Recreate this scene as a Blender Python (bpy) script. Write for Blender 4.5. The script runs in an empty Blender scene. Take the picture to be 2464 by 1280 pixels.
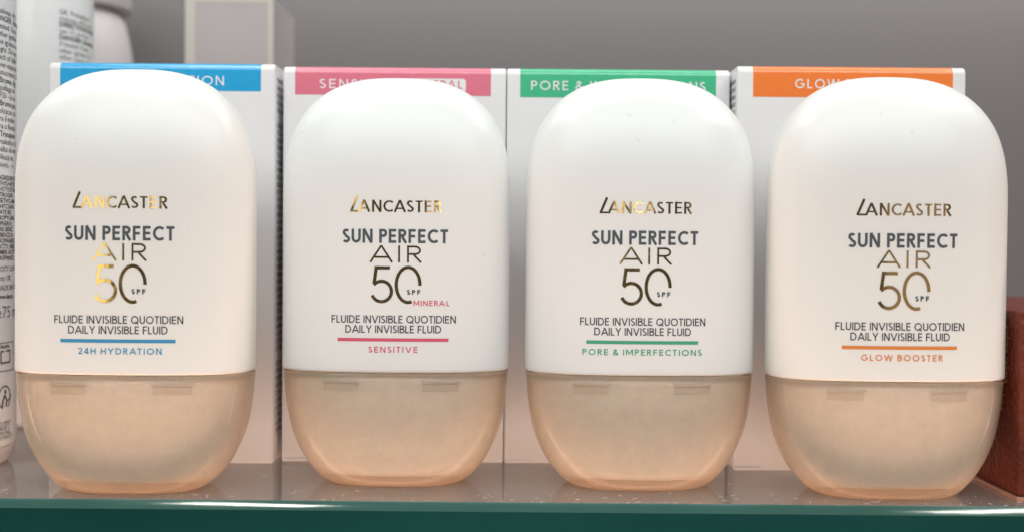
import bpy, bmesh, math, random
from mathutils import Vector, Matrix
random.seed(7)
S = 0.001                                   # all lengths below are millimetres
scene = bpy.context.scene
COL = scene.collection
CAM_D = 250.0                               # camera stands 250 mm in front of the row

# ------------------------------------------------------------------ camera
cam_d = bpy.data.cameras.new('camera')
cam_d.sensor_width = 36.0
cam_d.lens = 39.52
cam_d.clip_start = 0.01
cam_d.clip_end = 20.0
cam_d.dof.use_dof = True
cam_d.dof.focus_distance = 0.240
cam_d.dof.aperture_fstop = 12.0
cam = bpy.data.objects.new('camera', cam_d)
COL.objects.link(cam)
PITCH, ROLL = math.atan(48 / 2705), math.radians(0.48)
cam.matrix_world = (Matrix.Translation((0, -CAM_D * S, 52 * S)) @ Matrix.Rotation(math.pi / 2 - PITCH, 4, 'X')
                    @ Matrix.Rotation(ROLL, 4, 'Z'))
scene.camera = cam

# ------------------------------------------------------------------ world and lamps
world = bpy.data.worlds.new('World')
scene.world = world
world.use_nodes = True
bgn = world.node_tree.nodes['Background']
bgn.inputs[0].default_value = (1.0, 0.94, 0.88, 1)
bgn.inputs[1].default_value = 0.07


def area(name, loc, aim, sx, sy, watts, colour=(1, 1, 1)):
    d = bpy.data.lights.new(name, 'AREA')
    d.shape = 'RECTANGLE'
    d.size, d.size_y = sx, sy
    d.energy = watts
    d.color = colour
    o = bpy.data.objects.new(name, d)
    COL.objects.link(o)
    o.location = loc
    o.rotation_euler = (Vector(aim) - Vector(loc)).to_track_quat('-Z', 'Y').to_euler()
    return o


area('shop_ceiling_lamp', (0.0, -0.85, 0.78), (0, 0, 0.04), 1.5, 0.5, 8.2, (0.97, 1.0, 1.0))
area('shelf_spot', (-0.150, -0.124, 0.42), (-0.08, 0.0, 0.0), 0.085, 0.04, 0.26, (1, 0.95, 0.86))
area('shelf_spot', (0.290, -0.124, 0.42), (0.14, 0.0, 0.0), 0.11, 0.04, 0.30, (1, 0.95, 0.86))
area('wall_strip', (0.13, 0.155, 0.185), (0.13, 0.19, 0.125), 0.70, 0.008, 0.23, (1, 0.98, 0.97))
area('uplight_fill', (0.0, -0.043, -0.055), (0, 0.0, 0.02), 1.0, 0.018, 0.64, (1, 0.65, 0.47))  # added warm uplight, hidden below the edge, for the caps' orange base glow
area('side_fill', (-0.75, -0.42, 0.14), (0, 0, 0.03), 0.26, 0.5, 0.38, (1, 0.97, 0.95))  # added side fill for vertical highlights on the caps
area('side_fill', (0.75, -0.50, 0.14), (0, 0, 0.03), 0.26, 0.5, 0.32, (1, 0.93, 0.9))  # weaker added fill on the opposite side
area('low_front_fill', (0.1, -0.80, -0.10), (0, 0, 0.02), 1.6, 0.12, 0.9, (1, 0.92, 0.87))  # added low fill that brightens the caps from the front
area('top_fill', (0.0, 0.01, 0.60), (0, 0.0, 0.05), 1.4, 0.15, 2.7, (0.96, 1.0, 1.0))  # added fill that brightens the bottle tops from above
# unseen lamps added so that their small images glint in the gold foil
area('foil_glint_panel', (-0.52, -1.0, 0.09), (-0.08, 0, 0.05), 0.14, 0.24, 0.13, (1, 0.92, 0.55))  # added yellow panel, mirrored in the first bottle's foil
area('foil_glint_lamp', (-0.27, -1.0, 0.09), (-0.03, 0, 0.05), 0.05, 0.10, 0.022, (1, 0.9, 0.6))
area('foil_glint_lamp', (0.052, -1.0, 0.09), (-0.02, 0, 0.05), 0.05, 0.10, 0.018, (1, 0.9, 0.6))
area('foil_glint_lamp', (0.13, -1.0, 0.10), (0.03, 0, 0.05), 0.03, 0.06, 0.014, (1, 0.95, 0.75))
area('foil_glint_lamp', (0.50, -1.0, 0.08), (0.08, 0, 0.05), 0.26, 0.30, 0.05, (1, 0.82, 0.62))

vs = scene.view_settings
vs.view_transform = 'Standard'
vs.look = 'None'
vs.gamma = 1.0
vs.use_curve_mapping = False
vs.exposure = 0.14
scene.render.engine = 'CYCLES'
scene.cycles.max_bounces = 14
scene.cycles.transmission_bounces = 10
scene.cycles.transparent_max_bounces = 16


# ------------------------------------------------------------------ materials
def mat(name, col, rough=0.5, metal=0.0, spec=0.5, coat=0.0, coat_rough=0.1, sss=0.0, sss_r=(1, .6, .4), sss_scale=0.003,
        var=0.0, var_scale=60, bump=0.0, bump_scale=400, bump_dist=0.0003, rvar=0.0):
    m = bpy.data.materials.new(name)
    m.use_nodes = True
    nt = m.node_tree
    b = nt.nodes['Principled BSDF']
    b.inputs['Base Color'].default_value = (*col, 1)
    b.inputs['Roughness'].default_value = rough
    b.inputs['Metallic'].default_value = metal
    b.inputs['Specular IOR Level'].default_value = spec
    b.inputs['Coat Weight'].default_value = coat
    b.inputs['Coat Roughness'].default_value = coat_rough
    if sss:
        b.inputs['Subsurface Weight'].default_value = sss
        b.inputs['Subsurface Radius'].default_value = sss_r
        b.inputs['Subsurface Scale'].default_value = sss_scale
    tc = nt.nodes.new('ShaderNodeTexCoord')
    if var or rvar:
        n = nt.nodes.new('ShaderNodeTexNoise')
        n.inputs['Scale'].default_value = var_scale
        n.inputs['Detail'].default_value = 5
        nt.links.new(tc.outputs['Object'], n.inputs['Vector'])
    if var:
        mx = nt.nodes.new('ShaderNodeMix')
        mx.data_type = 'RGBA'
        mx.inputs[6].default_value = (*[max(0, c * (1 - var)) for c in col], 1)
        mx.inputs[7].default_value = (*[min(1, c * (1 + var)) for c in col], 1)
        nt.links.new(n.outputs[0], mx.inputs[0])
        nt.links.new(mx.outputs[2], b.inputs['Base Color'])
    if rvar:
        mr = nt.nodes.new('ShaderNodeMapRange')
        mr.inputs[1].default_value, mr.inputs[2].default_value = 0.3, 0.7
        mr.inputs[3].default_value, mr.inputs[4].default_value = max(0.02, rough - rvar), rough + rvar
        nt.links.new(n.outputs[0], mr.inputs[0])
        nt.links.new(mr.outputs[0], b.inputs['Roughness'])
    if bump:
        n2 = nt.nodes.new('ShaderNodeTexNoise')
        n2.inputs['Scale'].default_value = bump_scale
        n2.inputs['Detail'].default_value = 4
        nt.links.new(tc.outputs['Object'], n2.inputs['Vector'])
        bp = nt.nodes.new('ShaderNodeBump')
        bp.inputs['Strength'].default_value = bump
        bp.inputs['Distance'].default_value = bump_dist
        nt.links.new(n2.outputs[0], bp.inputs['Height'])
        nt.links.new(bp.outputs[0], b.inputs['Normal'])
    return m


M = {}
M['white'] = mat('satin_white_plastic', (0.80, 0.815, 0.81), 0.33, sss=0.12, sss_r=(1, .9, .8), sss_scale=0.002, var=0.012, var_scale=45,
                 bump=0.04, bump_scale=900, bump_dist=0.0002)
M['cream'] = mat('cream_white_plastic', (0.81, 0.807, 0.785), 0.33, sss=0.12, sss_r=(1, .9, .8), sss_scale=0.002, var=0.015, var_scale=45,
                 bump=0.04, bump_scale=900, bump_dist=0.0002)
M['card'] = mat('white_coated_card', (0.80, 0.79, 0.80), 0.28, spec=0.5, var=0.012, var_scale=70, bump=0.05, bump_scale=250, bump_dist=0.0003)
M['gold'] = mat('gold_foil', (0.80, 0.57, 0.27), 0.08, metal=1.0, bump=0.035, bump_scale=420, bump_dist=0.0004, rvar=0.04, var_scale=900)
M['gold_mirror'] = M['gold']
M['ink'] = mat('slate_ink', (0.065, 0.083, 0.102), 0.5)
M['thin_ink'] = mat('grey_ink', (0.055, 0.060, 0.072), 0.5)
INK = {'blue': (0.035, 0.28, 0.52), 'pink': (0.66, 0.09, 0.18), 'green': (0.055, 0.36, 0.20), 'orange': (0.72, 0.22, 0.04)}
BAND = {'blue': (0.025, 0.38, 0.72), 'pink': (0.76, 0.20, 0.28), 'green': (0.07, 0.50, 0.27), 'orange': (0.92, 0.23, 0.05)}
for k, c in INK.items():
    M['ink_' + k] = mat(k + '_ink', c, 0.45)
for k, c in BAND.items():
    M['band_' + k] = mat(k + '_varnished_print', c, 0.2, coat=0.5, coat_rough=0.08, var=0.05, var_scale=500, bump=0.22, bump_scale=700, bump_dist=0.0005)
M['white_ink'] = mat('white_ink', (0.82, 0.82, 0.82), 0.4)
M['black_ink'] = mat('black_ink', (0.03, 0.03, 0.035), 0.5)
M['core'] = mat('pearl_peach_plastic', (0.90, 0.85, 0.825), 0.30, spec=0.8, sss=0.2, sss_r=(1, .55, .25), sss_scale=0.004,
                var=0.03, var_scale=200, bump=0.10, bump_scale=1500, bump_dist=0.0002)
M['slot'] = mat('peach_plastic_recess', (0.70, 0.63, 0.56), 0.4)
M['wall'] = mat('grey_laminate', (0.118, 0.110, 0.111), 0.5, var=0.03, var_scale=25)
M['taupe'] = mat('taupe_card', (0.44, 0.40, 0.40), 0.45, var=0.02)
M['taupe_edge'] = mat('pale_border_print', (0.56, 0.53, 0.48), 0.45)
M['tube'] = mat('pale_grey_aluminium_paint', (0.80, 0.79, 0.79), 0.3, var=0.02, coat=0.2)
M['tube2'] = mat('cool_white_paint', (0.82, 0.84, 0.85), 0.3, var=0.02, coat=0.2)
M['blush'] = mat('blush_plastic', (0.63, 0.585, 0.59), 0.4, var=0.02)
M['edge_pink'] = mat('worn_copper_card_edge', (0.42, 0.22, 0.16), 0.4, var=0.2, var_scale=300)
M['copper'] = mat('copper_foil', (0.75, 0.36, 0.18), 0.4, metal=0.2)
M['dust_and_glints'] = mat('pale_dust_and_glints', (0.75, 0.72, 0.68), 0.8)
M['lint'] = mat('grey_lint', (0.22, 0.22, 0.22), 0.8)


def mat_shell():
    """cloudy clear peach plastic: a refracting shell tinted by what the light crosses, with some milkiness."""
    m = bpy.data.materials.new('clear_peach_plastic')
    m.use_nodes = True
    nt = m.node_tree
    out = nt.nodes['Material Output']
    b = nt.nodes['Principled BSDF']
    b.inputs['Base Color'].default_value = (0.985, 0.94, 0.86, 1)
    b.inputs['IOR'].default_value = 1.40
    b.inputs['Transmission Weight'].default_value = 1.0
    tc = nt.nodes.new('ShaderNodeTexCoord')
    n = nt.nodes.new('ShaderNodeTexNoise')
    n.inputs['Scale'].default_value = 120
    n.inputs['Detail'].default_value = 6
    nt.links.new(tc.outputs['Object'], n.inputs['Vector'])
    mr = nt.nodes.new('ShaderNodeMapRange')
    mr.inputs[1].default_value, mr.inputs[2].default_value = 0.3, 0.7
    mr.inputs[3].default_value, mr.inputs[4].default_value = 0.09, 0.17
    nt.links.new(n.outputs[0], mr.inputs[0])
    nt.links.new(mr.outputs[0], b.inputs['Roughness'])
    df = nt.nodes.new('ShaderNodeBsdfDiffuse')
    df.inputs[0].default_value = (0.87, 0.77, 0.65, 1)
    tl = nt.nodes.new('ShaderNodeBsdfTranslucent')
    tl.inputs[0].default_value = (0.95, 0.66, 0.38, 1)
    m1 = nt.nodes.new('ShaderNodeMixShader')
    m1.inputs[0].default_value = 0.35
    nt.links.new(df.outputs[0], m1.inputs[1])
    nt.links.new(tl.outputs[0], m1.inputs[2])
    m2 = nt.nodes.new('ShaderNodeMixShader')
    n2 = nt.nodes.new('ShaderNodeTexNoise')          # cloudy milkiness with a fine pearl grain
    n2.inputs['Scale'].default_value = 240
    n2.inputs['Detail'].default_value = 9
    n2.inputs['Roughness'].default_value = 0.75
    nt.links.new(tc.outputs['Object'], n2.inputs['Vector'])
    mr2 = nt.nodes.new('ShaderNodeMapRange')
    mr2.inputs[1].default_value, mr2.inputs[2].default_value = 0.30, 0.70
    mr2.inputs[3].default_value, mr2.inputs[4].default_value = 0.18, 0.28
    nt.links.new(n2.outputs[0], mr2.inputs[0])
    nt.links.new(mr2.outputs[0], m2.inputs[0])
    nt.links.new(b.outputs[0], m2.inputs[1])
    nt.links.new(m1.outputs[0], m2.inputs[2])
    nt.links.new(m2.outputs[0], out.inputs['Surface'])
    va = nt.nodes.new('ShaderNodeVolumeAbsorption')
    va.inputs[0].default_value = (1.0, 0.84, 0.62, 1)
    va.inputs[1].default_value = 88
    nt.links.new(va.outputs[0], out.inputs['Volume'])
    return m


M['shell'] = mat_shell()


def mat_red():
    m = mat('oxblood_embossed_card', (0.145, 0.026, 0.012), 0.5, spec=0.3, var=0.12, var_scale=80)
    nt = m.node_tree
    b = nt.nodes['Principled BSDF']
    tc = nt.nodes.new('ShaderNodeTexCoord')
    w = nt.nodes.new('ShaderNodeTexVoronoi')         # leather grain
    w.inputs['Scale'].default_value = 700
    nt.links.new(tc.outputs['Object'], w.inputs['Vector'])
    bp = nt.nodes.new('ShaderNodeBump')
    bp.inputs['Strength'].default_value = 0.9
    bp.inputs['Distance'].default_value = 0.0005
    nt.links.new(w.outputs['Distance'], bp.inputs['Height'])
    nt.links.new(bp.outputs[0], b.inputs['Normal'])
    return m


M['red'] = mat_red()


def mat_glass_top():
    """clear float glass seen over the dark shelf below: fresnel mirror over a tinted see-through sheet."""
    m = bpy.data.materials.new('float_glass_sheet')
    m.use_nodes = True
    nt = m.node_tree
    out = nt.nodes['Material Output']
    nt.nodes.remove(nt.nodes['Principled BSDF'])
    fr = nt.nodes.new('ShaderNodeFresnel')
    geo = nt.nodes.new('ShaderNodeNewGeometry')      # the same index from either side of the thin sheet
    ior = nt.nodes.new('ShaderNodeMapRange')
    ior.inputs[3].default_value, ior.inputs[4].default_value = 1.75, 1 / 1.75
    nt.links.new(geo.outputs['Backfacing'], ior.inputs[0])
    nt.links.new(ior.outputs[0], fr.inputs[0])
    tr = nt.nodes.new('ShaderNodeBsdfTransparent')
    tr.inputs[0].default_value = (0.90, 0.88, 0.86, 1)
    gl = nt.nodes.new('ShaderNodeBsdfGlossy')
    tc = nt.nodes.new('ShaderNodeTexCoord')
    n = nt.nodes.new('ShaderNodeTexNoise')
    n.inputs['Scale'].default_value = 90
    n.inputs['Detail'].default_value = 6
    nt.links.new(tc.outputs['Object'], n.inputs['Vector'])
    mr = nt.nodes.new('ShaderNodeMapRange')
    mr.inputs[1].default_value, mr.inputs[2].default_value = 0.35, 0.7
    mr.inputs[3].default_value, mr.inputs[4].default_value = 0.03, 0.14
    nt.links.new(n.outputs[0], mr.inputs[0])
    nt.links.new(mr.outputs[0], gl.inputs['Roughness'])
    mx = nt.nodes.new('ShaderNodeMixShader')
    nt.links.new(fr.outputs[0], mx.inputs[0])
    nt.links.new(tr.outputs[0], mx.inputs[1])
    nt.links.new(gl.outputs[0], mx.inputs[2])
    df = nt.nodes.new('ShaderNodeBsdfDiffuse')          # thin film of dust
    df.inputs[0].default_value = (0.47, 0.43, 0.41, 1)
    mx2 = nt.nodes.new('ShaderNodeMixShader')
    mx2.inputs[0].default_value = 0.16
    nt.links.new(mx.outputs[0], mx2.inputs[1])
    nt.links.new(df.outputs[0], mx2.inputs[2])
    nt.links.new(mx2.outputs[0], out.inputs[0])
    return m


M['glass_top'] = mat_glass_top()
M['glass_edge'] = mat('green_glass_edge', (0.005, 0.044, 0.042), 0.07, spec=0.35, var=0.6, var_scale=9, rvar=0.03, bump=0.05, bump_scale=60)
M['glass_bevel'] = mat('polished_glass_bevel', (0.04, 0.11, 0.092), 0.10, spec=0.7, var=0.25, var_scale=30, rvar=0.03, bump=0.05, bump_scale=200)
M['under'] = mat('brown_under_shelf', (0.16, 0.135, 0.12), 0.6, var=0.08, var_scale=20)


# ------------------------------------------------------------------ object helpers
def link(name, bm, m, parent=None, smooth=True, loc=None):
    me = bpy.data.meshes.new(name)
    for v in bm.verts:
        v.co *= S
    bm.normal_update()
    bm.to_mesh(me)
    bm.free()
    me.materials.append(m)
    if smooth:
        for p in me.polygons:
            p.use_smooth = True
    o = bpy.data.objects.new(name, me)
    COL.objects.link(o)
    if parent is not None:
        o.parent = parent
    if loc is not None:
        o.location = [c * S for c in loc]
    return o


def tag(o, label=None, cat=None, group=None, kind=None):
    if label: o['label'] = label
    if cat: o['category'] = cat
    if group: o['group'] = group
    if kind: o['kind'] = kind
    return o


def thing(name, label, cat, loc, group=None):
    o = bpy.data.objects.new(name, None)
    o.empty_display_size = 0.01
    COL.objects.link(o)
    o.location = [c * S for c in loc]
    return tag(o, label, cat, group)


def auto_smooth(o, deg=35):
    me = o.data
    bm = bmesh.new()
    bm.from_mesh(me)
    for e in bm.edges:
        if len(e.link_faces) == 2 and e.calc_face_angle(0) > math.radians(deg):
            e.smooth = False
    bm.to_mesh(me)
    bm.free()


def add_box(bm, x0, x1, y0, y1, z0, z1, bev=0.0, seg=2):
    r = bmesh.ops.create_cube(bm, size=1)
    vs_ = r['verts']
    for v in vs_:
        v.co = Vector(((x0 + x1) / 2 + v.co.x * (x1 - x0), (y0 + y1) / 2 + v.co.y * (y1 - y0), (z0 + z1) / 2 + v.co.z * (z1 - z0)))
    if bev:
        es = list({e for v in vs_ for e in v.link_edges})
        bmesh.ops.bevel(bm, geom=es, offset=bev, segments=seg, profile=0.5, affect='EDGES')


def interp(tab, z):
    """monotone-ish cubic through a (z, value) table sorted by z."""
    n = len(tab)
    if z <= tab[0][0]: return tab[0][1]
    if z >= tab[-1][0]: return tab[-1][1]
    i = max(k for k in range(n - 1) if tab[k][0] <= z)

    def sl(k):
        if k == 0: return (tab[1][1] - tab[0][1]) / (tab[1][0] - tab[0][0])
        if k == n - 1: return (tab[-1][1] - tab[-2][1]) / (tab[-1][0] - tab[-2][0])
        a = (tab[k][1] - tab[k - 1][1]) / (tab[k][0] - tab[k - 1][0])
        c = (tab[k + 1][1] - tab[k][1]) / (tab[k + 1][0] - tab[k][0])
        return 0 if a * c <= 0 else 2 * a * c / (a + c)
    h = tab[i + 1][0] - tab[i][0]
    t = (z - tab[i][0]) / h
    return ((2 * t**3 - 3 * t**2 + 1) * tab[i][1] + (t**3 - 2 * t**2 + t) * h * sl(i)
            + (-2 * t**3 + 3 * t**2) * tab[i + 1][1] + (t**3 - t**2) * h * sl(i + 1))


# ------------------------------------------------------------------ bottle shape
NX = 2.8
Z_SEAM, Z_TOP = 25.0, 89.3
CAP_A = [(0, 13.4), (0.12, 14.3), (0.7, 15.7), (2.2, 17.5), (4.5, 19.4), (7.9, 21.4), (13, 23.3), (18.4, 24.25), (24.8, 24.8)]
CAP_B = [(0, 8.7), (0.12, 9.3), (0.7, 9.85), (2.2, 10.4), (4.5, 10.8), (7.9, 11.2), (13, 11.55), (18.4, 11.8), (24.8, 11.9)]


def body_a(z):
    t = max(0.0, (z - 62.0) / (Z_TOP - 62.0))
    return 25.0 * max(0.0, 1 - t ** 2.6) ** (1 / 2.6)


def body_b(z):
    t = max(0.0, (z - 62.0) / (Z_TOP - 62.0))
    return 12.0 * max(0.0, 1 - t ** 2.05) ** (1 / 2.05)


def front_y(x, z, a, b, n=NX):
    q = min(0.9999, abs(x) / max(a, 1e-6))
    return -b * (1 - q ** n) ** (1 / n)


def ring(a, b, z, n, seg):
    out = []
    for i in range(seg):
        th = 2 * math.pi * i / seg
        c, s = math.cos(th), math.sin(th)
        out.append((a * math.copysign(abs(c) ** (2 / n), c), b * math.copysign(abs(s) ** (2 / n), s), z))
    return out


def loft(bm, rings, close_bottom=True, close_top=True):
    vr = [[bm.verts.new(p) for p in r] for r in rings]
    k = len(vr[0])
    for a, b in zip(vr, vr[1:]):
        for i in range(k):
            bm.faces.new((a[i], a[(i + 1) % k], b[(i + 1) % k], b[i]))
    if close_bottom: bm.faces.new(list(reversed(vr[0])))
    if close_top: bm.faces.new(vr[-1])


SEG = 176


def body_mesh():
    bm = bmesh.new()
    R = []
    for dz, da in ((0.9, -2.2), (0.15, -1.6), (0.0, -0.75), (0.05, -0.40), (0.2, -0.16), (0.45, -0.03), (0.8, 0.0)):
        R.append(ring(25.0 + da, 12.0 + da, Z_SEAM + dz, NX, SEG))
    for i in range(1, 20):
        z = Z_SEAM + 0.8 + (62 - Z_SEAM - 0.8) * i / 19
        R.append(ring(body_a(z), body_b(z), z, NX, SEG))
    N = 46
    for i in range(1, N):
        t = math.sin(math.pi / 2 * i / N)
        t = 1 - (1 - t) ** 1.0
        z = 62 + (Z_TOP - 62) * t
        n = NX - 0.5 * max(0, (t - 0.6) / 0.4)
        R.append(ring(body_a(z), body_b(z), z, n, SEG))
    R.append(ring(0.25, 0.2, Z_TOP - 0.0005, 2.2, SEG))
    loft(bm, R)
    return bm


def cap_mesh():
    bm = bmesh.new()
    R = []
    zs = [0, 0.04, 0.12, 0.35, 0.7, 1.2, 1.7, 2.2, 3, 3.8, 4.6, 5.6, 6.8, 8, 9.5, 11, 13, 15, 17, 19, 21, 23, 24.2, 24.6]
    for z in zs:
        R.append(ring(interp(CAP_A, z), interp(CAP_B, z), z, NX - 0.25 * (1 - z / 25), SEG))
    R.append(ring(24.45, 11.6, 24.85, NX, SEG))
    R.append(ring(23.3, 10.5, 24.95, NX, SEG))
    loft(bm, R)
    return bm


CORE_IN_A, CORE_IN_B, CORE_Z0 = 2.6, 1.7, 2.4


def core_ab(z):
    # inner cup: follows the outer wall inside a constant wall thickness
    zz = (max(0, z - CORE_Z0) / (24.3 - CORE_Z0)) ** 0.62 * 24.3
    return interp(CAP_A, zz) - CORE_IN_A, interp(CAP_B, zz) - CORE_IN_B


def core_mesh():
    bm = bmesh.new()
    R = []
    for i in range(31):
        z = CORE_Z0 + (24.3 - CORE_Z0) * (i / 30) ** 1.7
        a, b = core_ab(z)
        R.append(ring(a, b, z, NX - 0.2, 128))
    loft(bm, R)
    return bm


def slot_mesh(x0, x1, z0, z1):
    bm = bmesh.new()
    n = 10
    def strip(xa, xb, prof):
        rows = []
        for (z, off) in prof:
            row = []
            for i in range(n + 1):
                x = xa + (xb - xa) * i / n
                a, b = core_ab(z)
                row.append(bm.verts.new((x, front_y(x, z, a, b, NX - 0.2) - off, z)))
            rows.append(row)
        for a, b in zip(rows, rows[1:]):
            for i in range(n):
                bm.faces.new((a[i], a[i + 1], b[i + 1], b[i]))
    strip(x0, x1, ((z0, 0.02), (z0, 0.20), (z1 - .5, 0.20), (z1 - .48, 0.02)))
    strip(x0 - .3, x1 + .4, ((z1 - .22, 0.02), (z1 - .22, 0.75), (z1 + .08, 0.75), (z1 + .10, 0.02)))     # moulded lip over the recess
    return bm


# ------------------------------------------------------------------ stroke lettering
def arc(cx, cy, rx, ry, a0, a1, n=18):
    return [(cx + rx * math.cos(math.radians(a0 + (a1 - a0) * i / n)), cy + ry * math.sin(math.radians(a0 + (a1 - a0) * i / n))) for i in range(n + 1)]


def glyph(c, w):
    """strokes of a geometric capital of height 1 drawn with pen width w; returns (strokes, advance width)."""
    h = w / 2
    if c == 'A': return [[(h * .8, 0), (.5, 1)], [(.5, 1), (1 - h * .8, 0)], [(.2, .31), (.8, .31)]], 1.0
    if c == 'B': return [[(h, 0), (h, 1)], [(h, 1 - h), (.36, 1 - h)] + arc(.36, .76, .22, .24 - h, 90, -90) + [(h, .52)],
                         [(h, .52)] + arc(.38, .26 + h / 2, .25, .26 - h / 2, 90, -90) + [(h, h)]], .66
    if c == 'C': return [arc(.5, .5, .5 - h, .5 - h, 48, 312, 30)], .84
    if c == 'D': return [[(h, 0), (h, 1)], [(h, 1 - h), (.36, 1 - h)] + arc(.36, .5, .48 - h, .5 - h, 90, -90, 24) + [(h, h)]], .84
    if c == 'E': return [[(h, 0), (h, 1)], [(h, 1 - h), (.58, 1 - h)], [(h, .51), (.54, .51)], [(h, h), (.58, h)]], .60
    if c == 'F': return [[(h, 0), (h, 1)], [(h, 1 - h), (.56, 1 - h)], [(h, .49), (.52, .49)]], .57
    if c == 'G': return [arc(.5, .5, .5 - h, .5 - h, 45, 355, 34), [(.56, .47), (1 - h * .6, .47)]], 1.0
    if c == 'H': return [[(h, 0), (h, 1)], [(.76 - h, 0), (.76 - h, 1)], [(h, .51), (.76 - h, .51)]], .76
    if c == 'I': return [[(h, 0), (h, 1)]], w
    if c == 'K': return [[(h, 0), (h, 1)], [(.62, 1), (h, .42)], [(.24, .58), (.66, 0)]], .68
    if c == 'L': return [[(h, 0), (h, 1)], [(h, h), (.52, h)]], .53
    if c == 'M': return [[(h, 0), (h, 1)], [(h, 1), (.5, .25)], [(.5, .25), (1 - h, 1)], [(1 - h, 1), (1 - h, 0)]], 1.0
    if c == 'N': return [[(h, 0), (h, 1)], [(h, 1), (.78 - h, 0)], [(.78 - h, 0), (.78 - h, 1)]], .78
    if c == 'O': return [arc(.52, .5, .52 - h, .5 - h, 90, 450, 40)], 1.04
    if c == 'P': return [[(h, 0), (h, 1)], [(h, 1 - h), (.34, 1 - h)] + arc(.34, .71, .27 - h, .29 - h, 90, -90) + [(h, .42 + h)]], .60
    if c == 'Q': return [arc(.52, .5, .52 - h, .5 - h, 90, 450, 40), [(.60, .30), (1.02, -.04)]], 1.06
    if c == 'R': return [[(h, 0), (h, 1)], [(h, 1 - h), (.34, 1 - h)] + arc(.34, .72, .27 - h, .28 - h, 90, -90) + [(h, .44 + h)], [(.30, .45), (.62 - h * .3, 0)]], .64
    if c == 'S': return [arc(.29, .74, .25 - h * .7, .26 - h, 35, 250, 18)[:-1] + arc(.29, .265, .28 - h * .7, .265 - h, 75, -150, 20)], .57
    if c == 'T': return [[(.30, 0), (.30, 1 - h)], [(0, 1 - h), (.60, 1 - h)]], .60
    if c == 'U': return [[(h, 1)] + arc(.36, .36, .36 - h, .36 - h, 180, 360, 22) + [(.72 - h, 1)]], .72
    if c == 'V': return [[(h * .8, 1), (.45, 0)], [(.45, 0), (.9 - h * .8, 1)]], .9
    if c == 'W': return [[(h * .8, 1), (.33, 0)], [(.33, 0), (.62, 1)], [(.62, 1), (.91, 0)], [(.91, 0), (1.24 - h * .8, 1)]], 1.24
    if c == 'Y': return [[(h * .6, 1), (.40, .45)], [(.8 - h * .6, 1), (.40, .45)], [(.40, .47), (.40, 0)]], .8
    if c == 'X': return [[(h, 0), (.66, 1)], [(h, 1), (.66, 0)]], .7
    if c == '2': return [arc(.30, .70, .27 - h * .5, .30 - h, 165, -35, 18) + [(h * .8, h)], [(h * .5, h), (.60, h)]], .60
    if c == '4': return [[(.46, 0), (.46, 1)], [(.46, 1), (.03, .27)], [(.03, .26), (.64, .26)]], .64
    if c == '&': return [arc(.34, .77, .19 - h * .4, .23 - h, 225, -45, 22)[:] + arc(.31, .27, .29 - h * .5, .27 - h, 118, 350, 22),
                         [(.24, .60), (.74, 0)], [(.58, .24), (.70, .44)]], .76
    if c == '5': return [[(.53, 1 - h), (.16, 1 - h)], [(.17, 1), (.11, .52)], [(.10, .50)] + arc(.31, .32, .31 - h, .32 - h, 128, -158, 30)], .62
    if c == '0': return [arc(.36, .5, .36 - h, .5 - h, 2, 290, 40)], .72
    if c == '-': return [[(0, .45), (.35, .45)]], .35
    return [], .32


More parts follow.
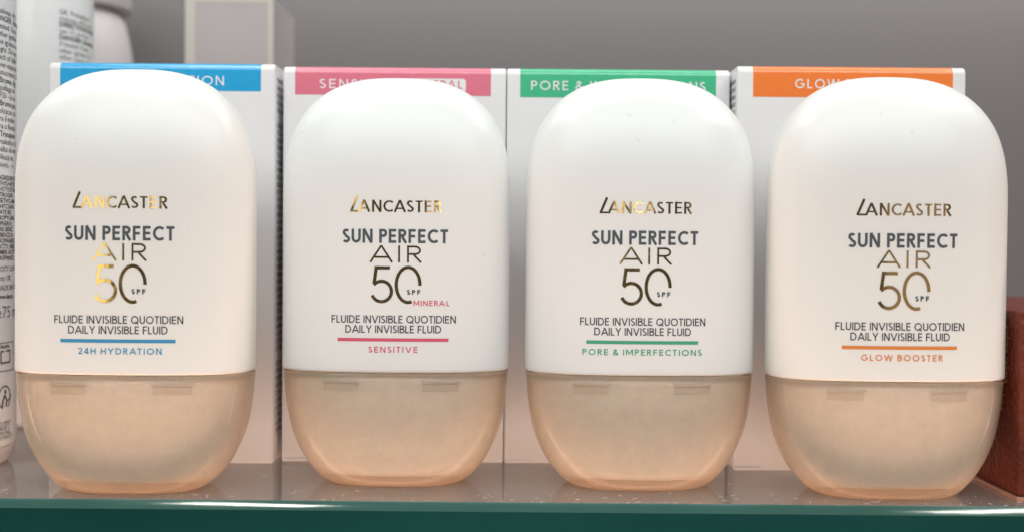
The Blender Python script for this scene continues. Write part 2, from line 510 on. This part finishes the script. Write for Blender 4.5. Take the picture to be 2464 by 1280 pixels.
class Ink:
    """Collects pen strokes in a plane (u right, v up, millimetres) and lays them on a surface through a mapping function."""

    def __init__(self, fn):
        self.bm = bmesh.new()
        self.fn = fn
        self.k = 0

    def quad_strip(self, pts, w, contrast=None):
        # subdivide
        p2 = [pts[0]]
        for a, b in zip(pts, pts[1:]):
            d = math.hypot(b[0] - a[0], b[1] - a[1])
            n = max(1, int(d / 0.9))
            for i in range(1, n + 1):
                p2.append((a[0] + (b[0] - a[0]) * i / n, a[1] + (b[1] - a[1]) * i / n))
        pts = [p2[0]]
        for p in p2[1:]:
            if math.hypot(p[0] - pts[-1][0], p[1] - pts[-1][1]) > 1e-6:
                pts.append(p)
        if len(pts) < 2:
            return
        self.k += 1
        lift = 0.035 + 0.004 * (self.k % 5)
        L, Rr = [], []
        m = len(pts)
        closed = math.hypot(pts[0][0] - pts[-1][0], pts[0][1] - pts[-1][1]) < 1e-5
        for i in range(m):
            def dirn(j, k):
                dx, dy = pts[k][0] - pts[j][0], pts[k][1] - pts[j][1]
                l = math.hypot(dx, dy) or 1
                return dx / l, dy / l
            if i == 0:
                d1 = dirn(0, 1)
                d0 = dirn(m - 2, m - 1) if closed else d1
            elif i == m - 1:
                d0 = dirn(m - 2, m - 1)
                d1 = dirn(0, 1) if closed else d0
            else:
                d0, d1 = dirn(i - 1, i), dirn(i, i + 1)
            nx, ny = -(d0[1] + d1[1]), d0[0] + d1[0]
            l = math.hypot(nx, ny)
            if l < 1e-4:
                nx, ny, l = -d1[1], d1[0], 1
            nx, ny = nx / l, ny / l
            cosv = max(0.45, nx * -d1[1] + ny * d1[0])
            hw = w / 2 / cosv
            if contrast:
                hw *= contrast + (1 - contrast) * abs(d1[1]) if abs(d1[1]) < 1 else 1
            L.append((pts[i][0] + nx * hw, pts[i][1] + ny * hw))
            Rr.append((pts[i][0] - nx * hw, pts[i][1] - ny * hw))
        lv = [self.bm.verts.new(self.fn(u, v, lift)) for u, v in L]
        rv = [self.bm.verts.new(self.fn(u, v, lift)) for u, v in Rr]
        for i in range(m - 1):
            self.bm.faces.new((lv[i], rv[i], rv[i + 1], lv[i + 1]))

    def text(self, s, u0, u1, v0, hgt, weight, track=0.12, contrast=None, xs=None, slant=0):
        """fit the string between u0 and u1 on baseline v0."""
        adv, items = 0.0, []
        prev = ''
        for c in s:
            st, wd = glyph(c, weight)
            adv -= {'CA': .13, 'AS': .10, 'RA': .05, 'AL': -.03, 'AT': .12, 'FE': -.03, 'AI': .07}.get(prev + c, 0)
            prev = c
            items.append((st, adv))
            adv += wd + (track if c != ' ' else track * .4)
        adv -= track
        k = (u1 - u0) / adv
        for st, a in items:
            for pl in st:
                self.quad_strip([(u0 + (a + x) * k + slant * y, v0 + y * hgt) for x, y in pl], weight * hgt, contrast)

    def rect(self, u0, u1, v0, v1):
        self.quad_strip([(u0, (v0 + v1) / 2), (u1, (v0 + v1) / 2)], v1 - v0)

    def done(self, name, m, parent):
        return link(name, self.bm, m, parent, smooth=False)


def body_map(u, v, lift):
    a, b = body_a(v), body_b(v)
    return (u, front_y(u, v, a, b) - lift, v)


SF = 11.37                                   # px per mm on the front of the second bottle


NUDGE = 0.0                                   # small sideways shift of one bottle's print


def bx(px): return (px - 951) / SF + NUDGE
def bz(py): return 52 - (py - 590) / SF


def letter_bottle(body, hue, name, mineral):
    foil = Ink(body_map)
    # brand line: slanted tall initial, then flared capitals
    zb, hh = bz(508), 2.55
    f = lambda pts: foil.quad_strip([(bx(840) + x, zb + y) for x, y in pts], 0.50)
    f([(1.62, 3.35), (0.30, 0.16)])
    foil.quad_strip([(bx(840) + .10, zb + .17), (bx(840) + 1.85, zb + .17)], 0.36)
    foil.text('ANCASTER', bx(860.5), bx(1061), zb, hh, 0.175, track=0.16, contrast=0.66)
    foil.text('AIR', bx(888), bx(1015), bz(629), 3.55, 0.112, track=0.26)
    # the numeral: 5 and an open 0
    z5, h5 = bz(727.5), 7.85
    foil.text('5', bx(890), bx(946), z5, h5, 0.088, track=0)
    x0, x1 = bx(951), bx(1013)
    c, rx, ry = (x0 + x1) / 2, (x1 - x0) / 2 - .22, h5 / 2 - .22
    foil.quad_strip(arc(c, z5 + h5 / 2, rx, ry, -2, 288, 54), 0.68)
    foil.done('foil_lettering', M['gold'], body)
    g = Ink(body_map)
    g.text('SUN PERFECT', bx(823), bx(1077), bz(582.5), 2.95, 0.185, track=0.16)
    t = Ink(body_map)
    t.text('FLUIDE INVISIBLE QUOTIDIEN', bx(797), bx(1097), bz(775.5), 1.62, 0.145, track=0.15)
    t.text('DAILY INVISIBLE FLUID', bx(831), bx(1062), bz(799.5), 1.62, 0.145, track=0.15)
    g.text('SPF', bx(979), bx(1011.5), bz(706.5), 1.05, 0.24, track=0.30)
    g.done('bold_lettering', M['ink'], body)
    t.done('fine_lettering', M['thin_ink'], body)
    c = Ink(body_map)
    if mineral:
        c.text('MINERAL', bx(995), bx(1082), bz(733.5), 1.15, 0.17, track=0.2)
    w = {'24H HYDRATION': (855, 1049), 'SENSITIVE': (887, 1006), 'PORE & IMPERFECTIONS': (803, 1089), 'GLOW BOOSTER': (856, 1046)}[name]
    c.text(name, bx(w[0]), bx(w[1]), bz(847), 1.28, 0.17, track=0.26)
    c.done('coloured_lettering', M['ink_' + hue], body)
    b = Ink(body_map)
    b.rect(bx(812), bx(1080), bz(820), bz(812))
    b.done('colour_bar', M['ink_' + hue], body)


BODY_ME = CAP_ME = CORE_ME = None


def make_bottle(loc, label, hue, name, mineral=False, bmat='white', tall=1.0, nudge=0.0):
    global NUDGE
    NUDGE = nudge
    t = thing('sunscreen_bottle', label, 'sunscreen bottle', loc, 'white sunscreen bottles in a row on the glass shelf')
    body = link('body', body_mesh(), M[bmat], t)
    cap = link('cap', cap_mesh(), M['shell'], t)
    link('inner_cup', core_mesh(), M['core'], cap)
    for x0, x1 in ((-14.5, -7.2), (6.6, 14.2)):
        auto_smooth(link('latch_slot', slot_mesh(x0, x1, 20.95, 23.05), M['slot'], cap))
    letter_bottle(body, hue, name, mineral)
    t.scale = (1, 1, tall)
    return t


# ------------------------------------------------------------------ cartons
BOX_H, BOX_W, BOX_DEP = 94.5, 53.3, 31.0


def box_profile(off=0.0, r=1.7):
    """front face from the bottom up, over the rounded front fold, to the back: (y, z) points."""
    pts = [(-off, 0.0)]
    H = BOX_H
    for i in range(9):
        th = math.pi - (math.pi / 2) * i / 8
        pts.append((r + (r + off) * math.cos(th), H - r + (r + off) * math.sin(th)))
    return pts, H


def carton_mesh():
    bm = bmesh.new()
    pts, H = box_profile()
    prof = pts + [(BOX_DEP, H), (BOX_DEP, 0)]
    w = BOX_W / 2
    A = [bm.verts.new((-w, y, z)) for y, z in prof]
    B = [bm.verts.new((w, y, z)) for y, z in prof]
    n = len(prof)
    fa = bm.faces.new(list(reversed(A)))
    fb = bm.faces.new(B)
    for i in range(n):
        j = (i + 1) % n
        bm.faces.new((A[i], A[j], B[j], B[i]))
    bmesh.ops.recalc_face_normals(bm, faces=bm.faces)
    es = list(fa.edges) + list(fb.edges)
    bmesh.ops.bevel(bm, geom=es, offset=0.45, segments=3, profile=0.5, affect='EDGES')
    return bm


def band_mesh(x0, x1, z0):
    bm = bmesh.new()
    pts, H = box_profile(0.04)
    prof = [(-0.04, z0)] + pts[1:] + [(6.0, H + 0.04)]
    prev = None
    for y, z in prof:
        row = [bm.verts.new((x0 + (x1 - x0) * i / 4, y, z)) for i in range(5)]
        if prev:
            for i in range(4):
                bm.faces.new((prev[i], prev[i + 1], row[i + 1], row[i]))
        prev = row
    return bm


def box_front(u, v, lift): return (u, -0.04 - lift * 0.8, v)


WORDS = ('AQUA WATER', 'ALCOHOL DENAT', 'GLYCERIN', 'SILICA', 'TOCOPHEROL', 'PARFUM', 'LINALOOL', 'CITRIC ACID', 'ETHYLHEXYL', 'PANTHENOL',
         'SODIUM', 'XANTHAN GUM', 'LIMONENE', 'DIMETHICONE')


def make_carton(loc, label, hue, parts_text, band, side=None):
    """band: (x0, x1, z0) in mm about the carton's centre line; parts_text: list of (string, x0, x1, baseline)."""
    t = thing('carton', label, 'carton', loc, 'white cartons standing behind the bottles')
    body = link('carton_body', carton_mesh(), M['card'], t, smooth=True)
    auto_smooth(body, 30)
    bnd = link('colour_band', band_mesh(*band), M['band_' + hue], t)
    white, own = Ink(box_front), Ink(box_front)
    pill = False
    for s, x0, x1, z in parts_text:
        if s.startswith('*'):
            pill = True
            pb = bmesh.new()                       # white rounded label with the word in the band's colour
            zc, hh, r = z + 0.85, 1.65, 0.75
            pts = []
            for cx, cz, a0 in ((x1 + .8 - r, zc + hh - r, 0), (x0 - .8 + r, zc + hh - r, 90), (x0 - .8 + r, zc - hh + r, 180), (x1 + .8 - r, zc - hh + r, 270)):
                for i in range(7):
                    an = math.radians(a0 + 15 * i)
                    pts.append((cx + r * math.cos(an), -0.055, cz + r * math.sin(an)))
            pb.faces.new([pb.verts.new(p) for p in pts])
            link('white_tab', pb, M['white_ink'], bnd, smooth=False)
            own.text(s[1:], x0, x1, z + 0.1, 2.0, 0.15, track=0.25)
        else:
            white.text(s, x0, x1, z, 2.2, 0.15, track=0.26)
    white.done('lettering', M['white_ink'], bnd)
    if pill:
        own.done('tab_lettering', M['band_' + hue], bnd)
    else:
        own.bm.free()
    fl = bmesh.new()
    add_box(fl, -BOX_W / 2 + 0.4, -BOX_W / 2 + 6.4, -0.32, 0.02, 0.02, 0.62, 0.08)
    link('bottom_flap', fl, M['card'], t, smooth=False)
    if side:
        sgn = 1 if side == 'east' else -1

        def m(u, v, lift): return (sgn * (BOX_W / 2 + lift * .8), u, v)
        sd = Ink(m)
        z = BOX_H - 4.0
        while z > 6:
            s = random.choice(WORDS)
            if random.random() > 0.05:
                st = 2.6 if sgn > 0 else 2.0
                sd.text(s, st, st + 1.05 * len(s), z, 1.15, 0.17, track=0.3)
            z -= 1.78
        sd.done('side_lettering', M['black_ink'], body)
    return t


# ================================================================== the setting
bm = bmesh.new()
add_box(bm, -700, 700, 0, 12, -250, 700)
tag(link('back_wall', bm, M['wall'], None, smooth=False, loc=(0, 196, 0)), kind='structure')
bm = bmesh.new()
add_box(bm, -700, 700, -30, 195, -12, 0)
tag(link('lower_floor', bm, M['under'], None, smooth=False, loc=(0, 0, -70)), kind='structure')

# the glass shelf: sheet, bevel, front edge
EDGE = CAM_D - 227.7                         # the top front arris lies this far in front of the row
shelf = thing('glass_shelf', 'clear glass shelf with thick green polished front edge', 'shelf', (0, 0, 0))
bm = bmesh.new()
add_box(bm, -700, 700, -EDGE, 194, -0.6, 0)
link('glass_sheet', bm, M['glass_top'], shelf, smooth=False)
bm = bmesh.new()
prof = []
for k in range(7):                           # a polished arris, very slightly rounded
    t = k / 6
    bulge = 0.055 * 4 * t * (1 - t)
    prof.append((-EDGE - 1.6 * t - .711 * bulge, -1.62 * t + .703 * bulge))
vs0 = [[bm.verts.new((x, y, z)) for x in (-700, 700)] for y, z in prof]
for a, b in zip(vs0, vs0[1:]):
    bm.faces.new((a[0], b[0], b[1], a[1]))
link('bevel_strip', bm, M['glass_bevel'], shelf, smooth=True)
bm = bmesh.new()
prof = [(-EDGE + .6, -1.64), (-EDGE - 1.6, -1.64), (-EDGE - 1.6, -6.8), (-EDGE + .6, -6.8)]
va_ = [bm.verts.new((-700, y, z)) for y, z in prof]
vb_ = [bm.verts.new((700, y, z)) for y, z in prof]
bm.faces.new(list(reversed(va_)))
bm.faces.new(vb_)
for k in range(len(prof)):
    q = (k + 1) % len(prof)
    bm.faces.new((va_[k], va_[q], vb_[q], vb_[k]))
bmesh.ops.recalc_face_normals(bm, faces=bm.faces)
auto_smooth(link('front_edge', bm, M['glass_edge'], shelf, smooth=True), 50)

# ================================================================== cartons and bottles
LB = 'white sunscreen bottle with amber translucent cap, lettered '
make_carton((-83.0, 266 - CAM_D, 0), 'white carton with blue top band behind the blue-barred bottle', 'blue',
            [('24H HYDRATION', -15.0, 14.7, 89.25)], (-24.0, 23.4, 87.9), side='east')
make_carton((-28.4, 269.4 - CAM_D, 0), 'white carton with pink top band behind the pink-barred bottle', 'pink',
            [('SENSITIVE', -18.0, 1.5, 89.25), ('*MINERAL', 4.0, 16.2, 89.25)], (-23.8, 23.0, 87.7))
make_carton((25.1, 269.4 - CAM_D, 0), 'white carton with green top band behind the green-barred bottle', 'green',
            [('PORE & IMPERFECTIONS', -20.9, 20.8, 89.25)], (-23.5, 23.3, 87.5))
make_carton((78.9, 263 - CAM_D, 0), 'white carton with orange top band behind the orange-barred bottle', 'orange',
            [('GLOW BOOSTER', -13.2, 13.7, 89.25)], (-23.0, 23.6, 87.2), side='west')

make_bottle((-80.2, 241 - CAM_D, 0), LB + '24H HYDRATION under a blue bar', 'blue', '24H HYDRATION', bmat='cream', tall=0.996, nudge=0.2)
make_bottle((-25.5, 250 - CAM_D, 0), LB + 'MINERAL and SENSITIVE by a pink bar', 'pink', 'SENSITIVE', mineral=True, tall=0.995, nudge=0.8)
make_bottle((28.0, 248 - CAM_D, 0), LB + 'PORE & IMPERFECTIONS under a green bar', 'green', 'PORE & IMPERFECTIONS', tall=0.996, nudge=0.0)
make_bottle((79.9, 241.5 - CAM_D, 0), LB + 'GLOW BOOSTER under an orange bar', 'orange', 'GLOW BOOSTER', bmat='cream', tall=0.993, nudge=0.05)


# ================================================================== things at the sides and behind
def lathe(profile, seg=96):
    bm = bmesh.new()
    loft(bm, [[(r * math.cos(2 * math.pi * i / seg), r * math.sin(2 * math.pi * i / seg), z) for i in range(seg)] for r, z in profile])
    return bm


def font_strokes(s, size, bold=0.0):
    """builtin-font text as a flat mesh: list of polygons of (u, v)."""
    cu = bpy.data.curves.new('text_source', 'FONT')
    cu.body = s
    cu.size = size
    cu.offset = bold
    cu.resolution_u = 2
    o = bpy.data.objects.new('text_source', cu)
    COL.objects.link(o)
    dg = bpy.context.evaluated_depsgraph_get()
    me = bpy.data.meshes.new_from_object(o.evaluated_get(dg))
    polys = [[(me.vertices[i].co.x, me.vertices[i].co.y) for i in p.vertices] for p in me.polygons]
    bpy.data.objects.remove(o)
    bpy.data.curves.remove(cu)
    bpy.data.meshes.remove(me)
    return polys


def wrap_lines(name, lines, R, tangent, s0, m, parent):
    """lay text lines round a cylinder; lines: (string, z, size, bold)."""
    bm = bmesh.new()
    base = math.atan2(tangent[1], tangent[0])
    for s, z, size, bold in lines:
        for poly in font_strokes(s, size, bold):
            vv = []
            for u, v in poly:
                ph = base - (s0 - u) / R
                vv.append(bm.verts.new(((R + .05) * math.cos(ph), (R + .05) * math.sin(ph), z + v)))
            if len(vv) > 2:
                bm.faces.new(vv)
    return link(name, bm, m, parent, smooth=False)


# near spray bottle, cut by the frame
ta = (1 / 1.093, .4414 / 1.093)
RA = 19.0
sp = thing('spray_bottle', 'pale grey spray bottle covered in small print, cut off at the shelf end', 'spray bottle', (-136.2, 262 - CAM_D, 0))
link('body', lathe([(17.4, 4.6), (18.95, 4.7), (RA, 5.2), (RA, 150), (17, 156)]), M['tube'], sp)
link('base_cup', lathe([(15.6, 0), (17.2, 0.5), (18.3, 2.0), (18.75, 4.0), (18.75, 4.62)]), M['blush'], sp)


def za(py): return 52 - (py + 8 - 590) / 10.85


rows = ['makeup, dry.', 'ANGER. Extremely', 'heated. Keep a', 'other ignition', 'the ignition so', 'night. Do not p', 'each of childr', 'over-exposed', 'sunscreens. Us',
        ') Brume. Ag', 'aquillage av', 'PF50 - Je su', ') Bruma pro', 'aplicacao so', 'pra il make', 'ara o Rosto', ') Transpare', 'emakelaz no', 'gielka do tw', 'plikacji na', 'akivici, - u']
lines = [(s, za(14 + 19.1 * i), 1.85, 0.02 if i in (1, 9, 12, 16) else 0.0) for i, s in enumerate(rows)]
ing = ['INGREDIENTS: A', 'ETHYLHEXYL', 'PHOTOSTABLE', 'UTROGEN', 'DIETHYLAMI', 'CHITOSAN', 'HATE BIS', 'PROPYLENE', 'OPHEROL', 'AKE BENZ', 'E BENZOA', 'PROPANEDI',
       'OCTYL BENZ', 'OMER ACRY', 'PROPANOL']
lines += [(s, za(428 + 14.3 * i), 1.5, 0.02) for i, s in enumerate(ing)]
lines += [(s, za(y), 1.75, 0) for s, y in (('COTY LUX', 656), ('coty UK', 679), ('MADE IN SP', 703))]
lines += [('www.lanca', za(724), 1.6, .03), ('e75 ml', za(772), 3.9, -0.02), ('S', za(826), 1.6, .03), ('al Austria', za(848), 1.3, .03)]
lines += [(s, za(y), 1.35, 0) for s, y in (('SOLVENT', 1042), ('ABUSE C', 1054), ('CAN KILL', 1066), ('INSTANTLY', 1078))]
txt = wrap_lines('lettering', lines, RA, ta, 13.0, M['black_ink'], sp.children[0])


def wrap_ink(R, tangent, s0):
    base = math.atan2(tangent[1], tangent[0])

    def fn(u, v, lift):
        ph = base - (s0 - u) / R
        return ((R + lift + .03) * math.cos(ph), (R + lift + .03) * math.sin(ph), v)
    return fn


sy = Ink(wrap_ink(RA, ta, 13.0))
z0, z1 = za(905), za(835)
sy.quad_strip([(0, z0), (7.2, z0 - .2), (7.2, z1), (0, z1)], 0.18)                       # pictogram panel
sy.quad_strip([(1.5, za(885)), (1.5, za(856)), (2.6, za(856))], 0.35)
sy.quad_strip([(3.4, za(856)), (5.4, za(856)), (5.4, za(885)), (1.5, za(885))], 0.35)
cz = za(972)
sy.quad_strip(arc(3.0, cz, 2.4, 2.6, -60, 250, 30), 0.30)                                # recycling figure in a loop
sy.quad_strip(arc(3.3, cz + 1.2, .32, .36, 0, 360, 12), 0.3)
sy.quad_strip([(3.0, cz + .6), (2.2, cz - .8), (2.0, cz - 2.2)], 0.5)
sy.quad_strip([(3.0, cz + .4), (3.9, cz - .8), (3.4, cz - 2.2)], 0.5)
sy.quad_strip([(4.2, cz - .9), (5.6, cz - .4), (5.9, cz + .5)], 0.3)
sy.done('pictograms', M['black_ink'], sp.children[0])

# second can behind it
tb = (1 / 1.067, .3723 / 1.067)
RB = 20.0
can = thing('aerosol_can', 'cool white can with a column of small print, behind the blue-banded carton', 'aerosol can', (-144.2, 330 - CAM_D, 0))
link('body', lathe([(17.5, 0), (19.6, 1.0), (RB, 2.5), (RB, 150), (18, 155)]), M['tube2'], can)


def zb_(py): return 52 - (py + 7 - 590) / 8.55


rowsb = [('GB  Packaging m', 33, .0), ('makeup with care', 49, 0), ('DIRECTIONS: hold', 63, .05), ('can 15 cm from', 79, -.0), ('DANGER: Extreme', 94, .05), ('if heated. Keep', 110, 0),
         ('other ignition so', 126, 0), ('other source. Do', 142, 0), ('spray on a naked', 158, 0), ('flame or other', 174, 0)]
wrap_lines('lettering', [(s, zb_(y), 1.95, b) for s, y, b in rowsb], RB, tb, 20.0, M['black_ink'], can.children[0])

# blush bottle with overhanging cap
bl = thing('blush_bottle', 'out-of-focus blush pink bottle with a wide cap, behind the white can', 'bottle', (-157.6, 400 - CAM_D, 0))
link('body', lathe([(20, 0), (22, 2), (22, 108), (21.7, 114), (21.0, 120), (20.1, 125), (19.0, 129.5), (17.6, 132.5), (15, 134.0), (15, 136)]), M['blush'], bl)
link('cap', lathe([(16, 133.9), (20.6, 134.1), (21.0, 134.6), (21.0, 158), (19.5, 160)]), M['blush'], bl)

# taupe carton
tp = thing('taupe_carton', 'tall taupe carton with a pale border, blurred at the back of the shelf', 'carton', (-93.4, 370 - CAM_D, 0))
bm = bmesh.new()
add_box(bm, -14.6, 14.6, 0, 35, 0, 132.5, 0.3)
link('carton_body', bm, M['taupe'], tp, smooth=False)
bm = bmesh.new()
add_box(bm, -14.4, -11.2, -0.12, -0.02, 0.4, 132.3)
add_box(bm, 12.8, 14.4, -0.12, -0.02, 0.4, 132.3)
add_box(bm, -11.19, 12.79, -0.12, -0.02, 130.9, 132.3)
link('pale_border', bm, M['taupe_edge'], tp, smooth=False)

# oxblood box at the other end
rb = thing('oxblood_box', 'low dark red embossed box with copper script, beside the orange-barred bottle', 'box', (105.4, 232.5 - CAM_D, 0))
bm = bmesh.new()
add_box(bm, 0, 48, 0, 75, 0.9, 39.4, 0.6, 3)
link('box_body', bm, M['red'], rb)
bm = bmesh.new()
add_box(bm, -0.35, 48.3, -0.3, 75.3, 0.0, 0.85, 0.15)
link('base_edge', bm, M['edge_pink'], rb, smooth=False)
bm = bmesh.new()
for s, yy, zz in (('cr\u00e8me', 7.8, 36.0), ('cr\u00e8me', 7.9, 29.6), ('compacte', 10.4, 28.6), ('cr\u00e8me', 9.8, 23.6), ('compacte', 12.4, 23.6)):
    for poly in font_strokes(s, 2.3, 0.02):
        vv = [bm.verts.new((-0.05, yy - v * 2.0, zz - u)) for u, v in poly]
        if len(vv) > 2: bm.faces.new(vv)
link('lettering', bm, M['copper'], rb.children[0], smooth=False)

# ================================================================== dust, glint specks and lint
bm = bmesh.new()
for i in range(210):
    x, y = random.uniform(-125, 115), -EDGE + abs(random.gauss(0, 6)) + 0.3
    if random.random() < .25:
        y = random.uniform(-EDGE, 12)
    r = random.choice((0.05, 0.06, 0.08, 0.12))
    if random.random() < .3:                 # a fibre
        a = random.uniform(0, math.pi)
        add_box(bm, 0, 1, 0, 1, 0, 1)
        bm.verts.ensure_lookup_table()
        for v in bm.verts[-8:]:
            p = Vector(((v.co.x - .5) * random.uniform(.9, 1.1), (v.co.y - .5) * .06, v.co.z * .05 + .01))
            v.co = Vector((x + p.x * math.cos(a) - p.y * math.sin(a), y + p.x * math.sin(a) + p.y * math.cos(a), p.z))
    else:
        q = bmesh.ops.create_icosphere(bm, subdivisions=1, radius=r)
        for v in q['verts']:
            v.co = Vector((x + v.co.x * random.uniform(.7, 1.6), y + v.co.y, 0.02 + max(0, v.co.z)))
for (cx_, cy_) in ((-80.2, 241 - CAM_D), (-25.5, 250 - CAM_D), (28.0, 248 - CAM_D), (79.9, 241.5 - CAM_D)):
    for i in range(26):                      # pale specks on the caps: dust, and pearl glints put in as colour
        z = random.uniform(1.5, 24)
        a, b = interp(CAP_A, z), interp(CAP_B, z)
        x = random.uniform(-.8, .8) * a
        y = front_y(x, z, a, b, NX - 0.25 * (1 - z / 25))
        q = bmesh.ops.create_icosphere(bm, subdivisions=1, radius=random.choice((.035, .045, .06, .09)))
        el = random.choice((1, 1, 1, 2.5))
        for v in q['verts']:
            v.co = Vector((cx_ + x + v.co.x * el, cy_ + y + v.co.y * .5 - .01, z + v.co.z))
tag(link('dust_and_glints', bm, M['dust_and_glints'], None, smooth=False), kind='stuff')

bm = bmesh.new()
BOT = ((-80.2, 241 - CAM_D), (-25.5, 250 - CAM_D), (28.0, 248 - CAM_D), (79.9, 241.5 - CAM_D))
for (bi, u, v, ln, an) in ((0, -9, 73, .5, 20), (0, 3, 80, .35, 60), (1, -20, 76, .5, 70), (1, -12, 66, .4, 80), (1, 19.5, 50.2, .9, 70), (1, 13.2, 41, .6, 40), (1, 2, 84, .7, 5),
                           (2, -3.5, 79.8, 1.6, -12), (2, -1.7, 74.5, 1.4, -40), (2, 6, 78.6, .8, 60), (2, -15, 45, .3, 0), (3, -4, 80, .6, 70), (3, 2, 76, .9, 60), (3, -7, 73, .3, 0),
                           (0, 14, 55, .3, 10), (2, 14, 62, .3, 30)):
    prev = None
    for i in range(7):
        t = i / 6 - .5
        a = math.radians(an) + t * 1.1
        uu, vv = u + ln * t * math.cos(a), v + ln * t * math.sin(a)
        y = front_y(uu, vv, body_a(vv), body_b(vv))
        row = [bm.verts.new((BOT[bi][0] + uu - .02 * math.sin(a) * k, BOT[bi][1] + y - .05, vv + .02 * math.cos(a) * k)) for k in (-1, 1)]
        if prev: bm.faces.new((prev[0], prev[1], row[1], row[0]))
        prev = row
tag(link('lint', bm, M['lint'], None, smooth=False), kind='stuff')
